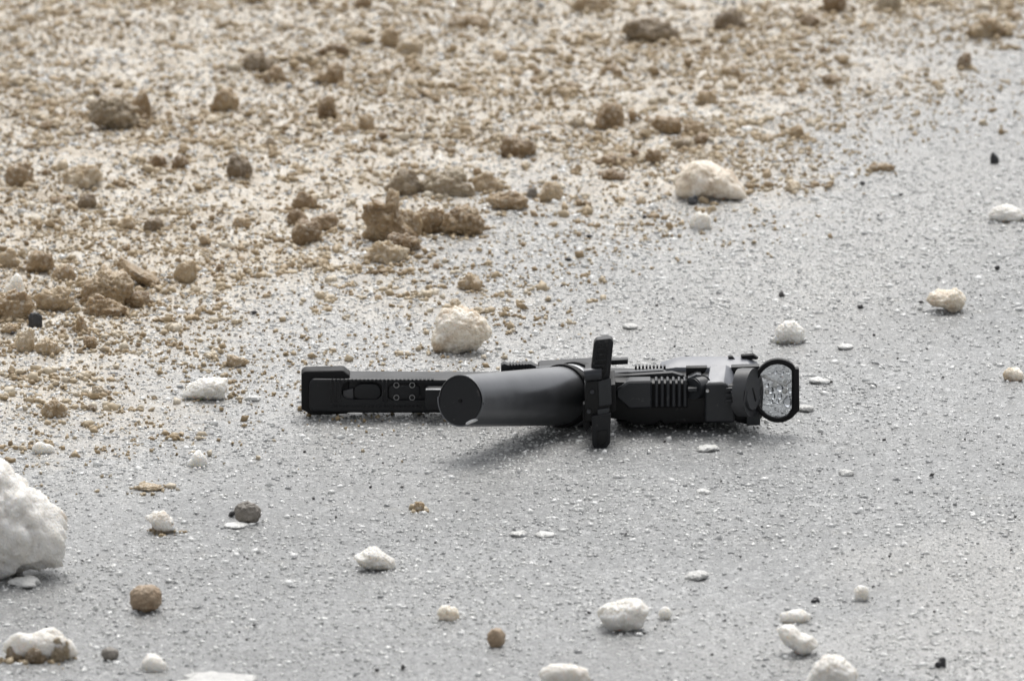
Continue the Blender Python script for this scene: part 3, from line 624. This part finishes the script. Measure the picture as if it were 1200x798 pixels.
# ------------------------------------------------------------------ further clumps: mid sized, many alike
protos = [lump_mesh('slush_crumb', 1, 0.85, 0.75, 900 + k, knobs=7 + k % 6, rough=0.12, sub=4, grain=0.07) for k in range(10)]
kinds = [('brown', 'brown slush crumb no bigger than a hazelnut in the sandy patch', 'brown crumbs in the sandy patch'),
         ('tan', 'tan slush crumb no bigger than a hazelnut in the sandy patch', 'tan crumbs in the sandy patch'),
         ('grey_brown', 'greyish slush crumb no bigger than a hazelnut in the sandy patch', 'greyish crumbs in the sandy patch')]
pm = {}
for kname, _, _ in kinds:
    for k, p in enumerate(protos):
        q = p.copy(); q.materials.append(M[kname]); q.shade_smooth(); pm[(kname, k)] = q
rr = random.Random(8)
cand = sample(1500, p_sand); cnt = 0; crumbs = []
for x, y, z in cand:
    if cnt >= 230: break
    s = 0.0046 * math.exp(rr.gauss(0, 0.32))
    if any((x - a) ** 2 + ((y - b) * 0.6) ** 2 < (c + s * 0.6) ** 2 for a, b, c in KEEP): continue
    kn, lab, grp = kinds[rr.choices([0, 1, 2], [5, 3, 1.5])[0]]
    o = bpy.data.objects.new('slush_crumb', pm[(kn, rr.randrange(10))]); COL.objects.link(o)
    o.scale = (s * rr.uniform(.9, 1.7), s * rr.uniform(.8, 1.3), s * rr.uniform(.7, 1.15)); o.rotation_euler = (0, 0, rr.uniform(0, 6.28))
    o.location = (x, y, z - s * 0.08); KEEP.append((x, y, s * .5)); cnt += 1
    crumbs.append((o, kn, lab, grp, x, y))
# labels: the crumb of its colour that lies nearest to a named clump on one side of it is named by that; the others share one
best = {}
for i, (o, kn, lab, grp, x, y) in enumerate(crumbs):
    for al, ax_, ay_ in ANCH:
        if len(al.split()) > 9: continue
        dx, dy = x - ax_, (y - ay_) * 0.4; d = math.hypot(dx, dy)
        if d > 0.06: continue
        side = ('right of' if dx > 0 else 'left of') if abs(dx) > abs(dy) else ('behind' if dy > 0 else 'in front of')
        key = (al, side, kn)
        if key not in best or d < best[key][0]: best[key] = (d, i)
own = {}
for (al, side, kn), (d, i) in sorted(best.items(), key=lambda t: t[1][0]):
    if i not in own: own[i] = '%s crumb nearest %s the %s' % ({'brown': 'brown', 'tan': 'tan', 'grey_brown': 'greyish'}[kn], side, al)
for i, (o, kn, lab, grp, x, y) in enumerate(crumbs): tag(o, own.get(i, lab), 'slush crumb', grp)


# ------------------------------------------------------------------ the handgun
PIX = MPP * 1.02                                   # metres per photo pixel at the gun
YB, YL, YS = yg(507), yg(525), yg(492)             # depth of the front of body, lever and grip
gun = bpy.data.objects.new('handgun', None); COL.objects.link(gun)
gun.location = (on_ground(640, 500).x, YS, 0.0); gun.empty_display_size = 0.05
tag(gun, 'black handgun lying on its side on wet salted asphalt', 'handgun')
bpy.context.view_layer.update()

def bevel_bm(bm, off, seg=2):
    if off > 0:
        es = [e for e in bm.edges if len(e.link_faces) == 2 and e.calc_face_angle(0) > 0.35]
        bmesh.ops.bevel(bm, geom=es, offset=off, segments=seg, affect='EDGES', profile=0.6, clamp_overlap=True)
def slab_bm(pts, y0, depth, bev=0.0006, seg=2, bm=None):
    """prism: outline measured on the front plane y0, straight back by depth"""
    own = bm is None; b = bmesh.new()
    P = [on_depth(px, py, y0) for px, py in pts]
    f = [b.verts.new(p) for p in P]; k = [b.verts.new(p + Vector((0, depth, 0))) for p in P]
    b.faces.new(f); b.faces.new(k[::-1]); n_ = len(P)
    for i in range(n_): b.faces.new((f[i], k[i], k[(i + 1) % n_], f[(i + 1) % n_]))
    bmesh.ops.recalc_face_normals(b, faces=b.faces)
    bevel_bm(b, bev, seg)
    return b
def finish(name, bm, mat, parent, smooth=True):
    me = bpy.data.meshes.new(name)
    if parent is not None:
        root = parent
        while root.parent: root = root.parent
        bm.transform(Matrix.Translation(-root.location))
    bm.to_mesh(me); bm.free(); me.materials.append(M[mat] if isinstance(mat, str) else mat)
    o = bpy.data.objects.new(name, me); COL.objects.link(o)
    if parent is not None: o.parent = parent
    if smooth:
        me.shade_smooth()
        try: me.set_sharp_from_angle(angle=R(32))
        except Exception: pass
    return o
def plate(name, pts, y0, depth, mat, parent=None, bev=0.0006, seg=2):
    return finish(name, slab_bm(pts, y0, depth, bev, seg), mat, gun if parent is None else parent)
def tube_bm(p0, p1, r0, r1, seg=48, bev=0.0, bm=None):
    d = (p1 - p0); b = bmesh.new()
    bmesh.ops.create_cone(b, cap_ends=True, segments=seg, radius1=r0, radius2=r1, depth=d.length)
    b.transform(Matrix.Translation((p0 + p1) / 2) @ d.to_track_quat('Z', 'Y').to_matrix().to_4x4())
    if bev: bevel_bm(b, bev, 2)
    return b
def ring_bm(p0, p1, r, ri, seg=48, bev=0.0003):
    d = (p1 - p0); b = bmesh.new(); L_ = d.length
    loops = []
    for rad, z in ((r, 0), (r, L_), (ri, L_), (ri, 0)):
        loops.append([b.verts.new((rad * math.cos(2 * math.pi * k / seg), rad * math.sin(2 * math.pi * k / seg), z)) for k in range(seg)])
    for q in range(4):
        A, B = loops[q], loops[(q + 1) % 4]
        for k in range(seg): b.faces.new((A[k], A[(k + 1) % seg], B[(k + 1) % seg], B[k]))
    bmesh.ops.recalc_face_normals(b, faces=b.faces)
    bevel_bm(b, bev, 2)
    b.transform(Matrix.Translation(p0) @ d.to_track_quat('Z', 'Y').to_matrix().to_4x4())
    return b
def rounded(x0, y0, x1, y1, r, n_=5):
    out = []
    for cx, cy, a0 in ((x1 - r, y0 + r, -90), (x1 - r, y1 - r, 0), (x0 + r, y1 - r, 90), (x0 + r, y0 + r, 180)):
        for k in range(n_ + 1):
            t = R(a0 + 90 * k / n_); out.append((cx + r * math.cos(t), cy + r * math.sin(t)))
    return out
def cut(obj, cutters):
    for c in cutters:
        md = obj.modifiers.new('b', 'BOOLEAN'); md.operation = 'DIFFERENCE'; md.object = c; md.solver = 'EXACT'
    bpy.context.view_layer.update()
    dg = bpy.context.evaluated_depsgraph_get()
    nm = bpy.data.meshes.new_from_object(obj.evaluated_get(dg)); old = obj.data
    obj.modifiers.clear(); obj.data = nm; nm.name = old.name
    nm.shade_smooth()
    try: nm.set_sharp_from_angle(angle=R(32))
    except Exception: pass
    for c in cutters: bpy.data.objects.remove(c)

# --- grip with its base pad at the far left
grip = plate('grip', [(362, 450), (366, 444), (690, 446), (690, 485), (560, 484), (408, 484), (366, 483), (362, 478)], YS, 0.022, 'polymer', bev=0.0034, seg=4)
cut(grip, [finish('c', slab_bm(rounded(400, 449, 448, 470, 9), YS - 0.004, 0.0075, 0), 'polymer', gun),
           finish('c', slab_bm(rounded(453, 450, 502, 471, 8), YS - 0.004, 0.0065, 0), 'polymer', gun)])
plate('base_pad', [(353, 438), (357, 435), (402, 434), (410, 440), (408, 485), (366, 487), (353, 480)], YS + 0.003, 0.013, 'rubber', bev=0.0022, seg=3)
plate('slot_plug', rounded(415, 450, 446, 469, 9), YS - 0.0001 + 0.0008, 0.003, 'polymer', bev=0.0004)
plate('slot_liner', [(402, 458), (414, 455), (414, 469), (402, 468)], YS + 0.0014, 0.002, 'cap', bev=0.0003)
plate('screw_plate', rounded(455, 451, 492, 469, 6), YS + 0.0012, 0.002, 'polymer', bev=0.0004)
for sx, sy in ((464.5, 451.5), (483, 451.5), (464.5, 466), (483, 466)):
    c = on_depth(sx, sy, YS + 0.0002)
    s_ = finish('screw', ring_bm(c, c + Vector((0, .0012, 0)), .00145, .00105, 20, .0001), 'screw', gun)
ob = bmesh.new()
for k in range(26):
    for yy, h in ((444.4, 2.6), (474.0, 3.0)):
        x = 388 + k * 4.7
        t = slab_bm([(x, yy), (x + 2.6, yy), (x + 2.6, yy + h), (x, yy + h)], YS - 0.0004, 0.004, 0.0003, 1)
        m_ = bpy.data.meshes.new('t'); t.to_mesh(m_); t.free(); ob.from_mesh(m_); bpy.data.meshes.remove(m_)
tag(finish('grip_ridges', ob, 'polymer', gun), kind='stuff')
for x in (387, 392, 397, 447.5, 452):
    plate('grip_rib', [(x, 447), (x + 2.2, 447), (x + 2.2, 471), (x, 471)], YS - 0.0006, 0.002, 'polymer', bev=0.0003)
plate('latch_block', [(498, 458), (501, 455.5), (522, 455.5), (522, 480), (498, 480)], YS - 0.008, 0.009, 'polymer', bev=0.0006)
plate('latch_edge', [(499, 456), (521, 456), (521, 457.2), (499, 457.2)], YS - 0.0084, 0.002, 'bright', bev=0.0001)

# --- ribbed catch and rails behind the cylinder
plate('catch', [(587, 428), (591, 426), (596, 428), (622, 426.5), (630, 430), (630, 442), (587, 442)], YS + 0.019, 0.007, 'polymer', bev=0.0005)
for k in range(7):
    x = 597 + k * 3.6
    plate('catch_rib', [(x, 426.5), (x + 1.8, 426.5), (x + 1.8, 438), (x, 438)], YS + 0.0182, 0.007, 'polymer', bev=0.0002)
plate('frame', [(630, 432), (700, 428), (700, 486), (630, 486)], YS + 0.014, 0.022, 'polymer', bev=0.002, seg=3)
plate('side_rail', [(628, 431), (690, 427.5), (690, 430), (628, 433)], YS + 0.012, 0.004, 'steel', bev=0.0003)

# --- grey cylinder pointing at the viewer and to the left, clear of the ground
yf, yr = yg(540), yg(497)
c0 = on_depth(540, 469.5, yf); c1 = on_depth(676, 463, yr); ax = (c1 - c0).normalized()
r0, r1 = 28.6 * PIX, 33.5 * PIX
cyl = finish('cylinder', tube_bm(c0, c1, r0, r1, 72, 0.0007), 'satin', gun)
finish('end_cap', tube_bm(c0 - ax * .0006, c0 + ax * .0015, r0 * .955, r0 * .955, 64, .0003), 'polymer', gun)
finish('end_pin', tube_bm(c0 - ax * .0011, c0 + ax * .001, .0009, .0009, 16), 'rubber', gun)
Lc = (c1 - c0).length
finish('collar', ring_bm(c0 + ax * Lc * .86, c0 + ax * Lc * .90, r1 * 1.06, r1 * .8), 'rubber', gun)
finish('collar', ring_bm(c0 + ax * Lc * .915, c0 + ax * Lc * .96, r1 * 1.05, r1 * .8), 'bright', gun)
finish('collar', ring_bm(c0 + ax * Lc * .968, c0 + ax * Lc * 1.03, r1 * 1.12, r1 * .8), 'rubber', gun)
# a bit of slush stuck under its end
g_ = lump_mesh('snow_smear', 0.0065, .003, .0016, 77, 6, .15, 3)
sm = link('snow_smear', g_, M['white'], smooth=True); sm.parent = gun
sm.location = on_depth(553, 495.5, yf - .006) - gun.location; sm.rotation_euler = (0, R(-22), 0)

# worn edge of the cylinder
finish('worn_edge', ring_bm(c0 - ax * .0002, c0 + ax * .0004, r0 * 1.003, r0 * .985, 64, 0), 'screw', gun)
# --- the lever standing across the gun
plate('lever', [(691, 447), (696, 402), (699, 398), (716, 396.5), (719, 401), (714, 447)], YL + 0.004, 0.008, 'polymer', bev=0.0009, seg=3)
plate('lever_face', [(698, 440), (702, 405), (713, 403), (709, 440)], YL + 0.0034, 0.002, 'anod', bev=0.0004)
plate('lever', [(693, 488), (716, 484), (715, 520), (710, 526), (700, 529), (694, 522)], YL, 0.009, 'polymer', bev=0.0009, seg=3)
plate('pivot_block', [(686, 446), (704, 443), (714, 446), (716, 492), (686, 494), (685, 470)], YL + 0.003, YB - YL + 0.004, 'anod', bev=0.0008)
plate('pivot_plate', [(701, 447), (716, 443), (717, 474), (702, 476)], YL + 0.0018, 0.003, 'facet', bev=0.0004)
plate('pivot_plate', [(700, 480), (714, 478), (713, 494), (701, 495)], YL + 0.0016, 0.003, 'facet', bev=0.0004)
finish('pivot_pin', tube_bm(on_depth(685, 440, YL + .004), on_depth(705, 438, YL + .004), .0034, .0034, 24, .0004), 'steel', gun)
for sx, sy in ((694, 459), (690, 482)):
    c = on_depth(sx, sy, YL + .0024); finish('pin', tube_bm(c, c + Vector((0, .002, 0)), .0011, .0011, 16, .0002), 'steel', gun)
plate('charging_bar', [(716, 422), (736, 421), (736, 427), (716, 428)], YB + 0.022, 0.006, 'polymer', bev=0.0005)

for k in range(5):
    plate('lever_ridge', [(699.5 - k * .8, 408 + k * 6.5), (711.5 - k * .8, 407 + k * 6.5), (711.2 - k * .8, 409.6 + k * 6.5), (699.2 - k * .8, 410.6 + k * 6.5)], YL + 0.0029, 0.002, 'polymer', bev=0.0002)
plate('lever_tip', [(700, 505), (712, 504), (712, 518), (706, 523), (699, 522)], YL - 0.0007, 0.002, 'anod', bev=0.0003)
plate('lever_hook', [(683, 474), (690, 472), (692, 500), (687, 506), (683, 498)], YL + 0.004, 0.008, 'rubber', bev=0.0006)
plate('pivot_shim', [(713, 452), (721, 450), (722, 482), (714, 484)], YL + 0.006, YB - YL - 0.002, 'rubber', bev=0.0006)
# unseen low block continuing the gun rearward, added to deepen the shadow beneath
finish('slide_shadow_block', slab_bm([(722, 474), (868, 474), (868, 492), (722, 492)], YB + .03, .085, .0012), 'anod', gun)
# --- body with the grooved panel
body = plate('body', [(700, 452), (718, 447), (806, 449), (872, 452), (877, 492), (858, 494), (845, 496), (786, 496), (780, 499), (774, 493), (766, 498), (742, 498), (734, 493), (718, 491), (700, 488)], YB, 0.036, 'anod', bev=0.0014, seg=2)
plate('top_rail', [(716, 441), (788, 436.5), (800, 440), (806, 447), (716, 447)], YB + 0.012, 0.005, 'polymer', bev=0.0005)
plate('top_rail', [(716, 437), (776, 433.5), (782, 437), (716, 441)], YB + 0.022, 0.005, 'steel', bev=0.0005)
plate('side_panel', [(729, 452), (736, 447), (764, 446.5), (764, 478.5), (738, 479.5), (722, 466), (722, 456)], YB - 0.0032, 0.012, 'facet', bev=0.0009, seg=1)
plate('side_panel', [(764, 449.5), (806, 449.5), (806, 478), (764, 478)], YB - 0.0012, 0.006, 'rubber', bev=0.0003)
for k in range(6):
    x = 767.3 + k * 6.7
    plate('grip_serration', [(x, 447), (x + 1, 445), (x + 4, 446.5), (x + 4, 477), (x, 477)], YB - 0.0032, 0.010, 'facet', bev=0.0005, seg=1)
for k in range(9):
    x = 744 + k * 4.2
    plate('rail_tooth', [(x, 429), (x + 2.4, 428.8), (x + 2.4, 433), (x, 433)], YB + 0.030, 0.004, 'polymer', bev=0.0002)
# sloping cover plate on the far side, sky reflection painted into its pale colour
b = bmesh.new()
fr = [on_depth(x, y, YB + .030) for x, y in ((772, 433), (792, 430.5), (880, 431), (890, 436))]
bk = [on_depth(x, y, YB + .040) for x, y in ((774, 424), (798, 417.5), (874, 417.5), (888, 424))]
lo = [p - Vector((0, 0, .012)) for p in fr]; lb = [p - Vector((0, 0, .014)) for p in bk]
vs_ = [[b.verts.new(p) for p in row] for row in (lo, fr, bk, lb)]
for q in range(4):
    A, B = vs_[q], vs_[(q + 1) % 4]
    for k in range(3): b.faces.new((A[k], A[k + 1], B[k + 1], B[k]))
for k in (0, 3): b.faces.new([vs_[q][k] for q in range(4)])
bmesh.ops.recalc_face_normals(b, faces=b.faces); bevel_bm(b, .0005, 2)
finish('cover_plate', b, 'cover', gun)

# --- optic: knob, block, battery cap, mount, lens
optic = plate('optic_block', [(826, 452), (829, 449.5), (848, 448.5), (853, 452), (860, 466), (861, 495), (826, 495)], YB - 0.004, 0.024, 'facet', bev=0.0011, seg=1)
b = bmesh.new()
A = [on_depth(x, y, YB - .0035) for x, y in ((828, 451), (848, 450), (856, 460), (860, 464))]
Bk = [on_depth(x, y, YB + .018) for x, y in ((832, 428.5), (851, 427.5), (858, 431), (861, 437))]
rows = [[b.verts.new(p) for p in row] for row in (A, Bk, [p - Vector((0, 0, .008)) for p in Bk], [p - Vector((0, 0, .006)) for p in A])]
for q in range(4):
    r_a, r_b = rows[q], rows[(q + 1) % 4]
    for k in range(3): b.faces.new((r_a[k], r_a[k + 1], r_b[k + 1], r_b[k]))
for k in (0, 3): b.faces.new([rows[q][k] for q in range(4)])
bmesh.ops.recalc_face_normals(b, faces=b.faces); bevel_bm(b, .0004, 1)
finish('optic_hood', b, 'cover', gun)  # top facet of the optic, its sky sheen put into the colour
for k in range(3):
    y = 455 + k * 6.5
    plate('optic_notch', [(850.5, y), (861, y - .5), (861, y + 3.4), (850.5, y + 4)], YB - 0.0052, 0.003, 'facet', bev=0.0003)
finish('optic_knob', tube_bm(on_depth(812, 455, YB - .002), on_depth(823, 454, YB + .004), .0048, .0056, 32, .0006), 'facet', gun)
plate('knob_tab', [(806, 443), (816, 438.5), (822, 439), (822, 452), (808, 452), (806, 449)], YB + 0.004, 0.008, 'steel', bev=0.0007)
plate('knob_tab', [(806, 455), (817, 454.5), (817, 459), (806, 459)], YB - 0.0065, 0.008, 'facet', bev=0.0005)
plate('optic_clip', [(804, 431), (829, 430.5), (826, 437), (822, 439), (804, 442)], YB + 0.013, 0.006, 'rubber', bev=0.0004)
mount = plate('optic_mount', [(860, 446), (892, 446), (895, 456), (893, 490), (876, 498), (862, 494)], YB + 0.006, 0.014, 'anod', bev=0.0008)
plate('mount_foot', [(875, 484), (891, 484), (891, 498.5), (875, 499)], YB - 0.002, 0.012, 'facet', bev=0.0007)
plate('mount_clip', [(857, 430), (890, 429), (891, 437), (857, 438)], YB + 0.016, 0.007, 'polymer', bev=0.0006)
plate('mount_clip', [(853, 418.5), (858, 418), (862, 421), (859, 422), (855, 421.5)], YB + 0.0375, 0.004, 'rubber', bev=0.0003)
plate('mount_clip', [(868, 417), (883, 416), (889, 420.5), (886, 421.5), (870, 421)], YB + 0.0375, 0.005, 'rubber', bev=0.0004)
nrm = Vector((0.925, -0.38, 0.05)).normalized()
cc = on_depth(882, 460, YB - .009)
cap = finish('battery_cap', tube_bm(cc - nrm * .0062, cc, 27.0 * PIX, 27.5 * PIX, 56, .0009), 'cap', gun)
finish('cap_face', tube_bm(cc - nrm * .0005, cc + nrm * .0006, 20 * PIX, 19.4 * PIX, 48, .0002), 'cap', gun)
up = Vector((0, 0, 1)); up = (up - nrm * up.dot(nrm)).normalized(); sd_ = nrm.cross(up)
dirv = (up * .88 - sd_ * -.48).normalized(); per = nrm.cross(dirv)
b = bmesh.new()
c = cc + nrm * .0007
q = [c + dirv * (s1 * 11.5 * PIX) + per * (s2 * 1.6 * PIX) for s1, s2 in ((1, 1), (1, -1), (-1, -1), (-1, 1))]
f1 = [b.verts.new(p) for p in q]; f2 = [b.verts.new(p - nrm * .0006) for p in q]
b.faces.new(f1); b.faces.new(f2[::-1])
for k in range(4): b.faces.new((f1[k], f2[k], f2[(k + 1) % 4], f1[(k + 1) % 4]))
bmesh.ops.recalc_face_normals(b, faces=b.faces)
finish('coin_slot', b, 'rubber', gun)
for sx, sy in ((871, 466), (829, 458)):
    c = on_depth(sx, sy, YB - .0052); finish('screw', tube_bm(c, c + Vector((0, .003, 0)), .0008, .0008, 14, .0002), 'bright', gun)

# lens frame: rounded top and bottom, flat at the right
YR = YB - 0.004
def oval(cx, cy, rx, ry, xr, n_=44):
    out = []
    for k in range(n_):
        t = 2 * math.pi * k / n_; x = cx + rx * math.cos(t); y = cy + ry * math.sin(t)
        out.append((min(x, xr), y))
    return out
outer = oval(912, 458.2, 31, 37.2, 931.5); inner = oval(911.4, 458.5, 25.8, 31.5, 927.8)
b = bmesh.new(); th = .0042
O = [on_depth(x, y, YR) for x, y in outer]; I = [on_depth(x, y, YR) for x, y in inner]
of = [b.verts.new(p) for p in O]; inn = [b.verts.new(p) for p in I]
ob_ = [b.verts.new(p + Vector((0, th, 0))) for p in O]; ib = [b.verts.new(p + Vector((0, th, 0))) for p in I]
n_ = len(O)
for k in range(n_):
    j = (k + 1) % n_
    for qd in ((of[k], of[j], inn[j], inn[k]), (inn[k], inn[j], ib[j], ib[k]), (ib[k], ib[j], ob_[j], ob_[k]), (ob_[k], ob_[j], of[j], of[k])): b.faces.new(qd)
bmesh.ops.recalc_face_normals(b, faces=b.faces); bevel_bm(b, .0004, 2)
frame = finish('lens_frame', b, 'rubber', gun)
plate('frame_bar', [(929.5, 434), (932, 432), (936.5, 432.5), (937, 481), (929, 489), (920, 493), (924, 486), (929.5, 478)], YR - 0.0006, 0.006, 'rubber', bev=0.0006)
glass_in = oval(911.5, 458.5, 26.6, 32.2, 927.9)
lens = plate('lens', glass_in, YR + .0018, .0012, 'lens', bev=0)
gl = random.Random(3)
drops = [(899, 451, 2.0), (903, 457, 3.0), (908, 451, 2.3), (914, 455, 3.4), (919.5, 458, 2.7), (906, 464, 2.0), (914, 464, 2.2), (899, 459, 2.2), (923, 471, 3.8), (909, 436, 1.6), (920, 447, 1.6), (926, 457, 2), (897, 441, 2), (911, 470, 1.4), (904, 470, 1.5), (917, 437, 1.4), (924, 465, 1.5)]
for dx, dy, dr_ in drops:
    b = bmesh.new(); bmesh.ops.create_uvsphere(b, u_segments=14, v_segments=8, radius=1)
    b.transform(Matrix.Translation(on_depth(dx, dy, YR + .0017)) @ Matrix.Diagonal((dr_ * PIX * 1.3, dr_ * PIX * .95, dr_ * PIX * 1.2 * gl.uniform(.9, 1.5), 1)))
    finish('water_droplet', b, 'ice' if gl.random() < .3 else 'water', lens)
finish('ice_sliver', tube_bm(on_depth(892, 440, YR + .002), on_depth(922.5, 453, YR + .002), .0006, .0005, 10), 'ice', lens)
finish('ice_sliver', tube_bm(on_depth(920, 452, YR + .002), on_depth(927, 446, YR + .002), .0004, .0003, 10), 'ice', lens)
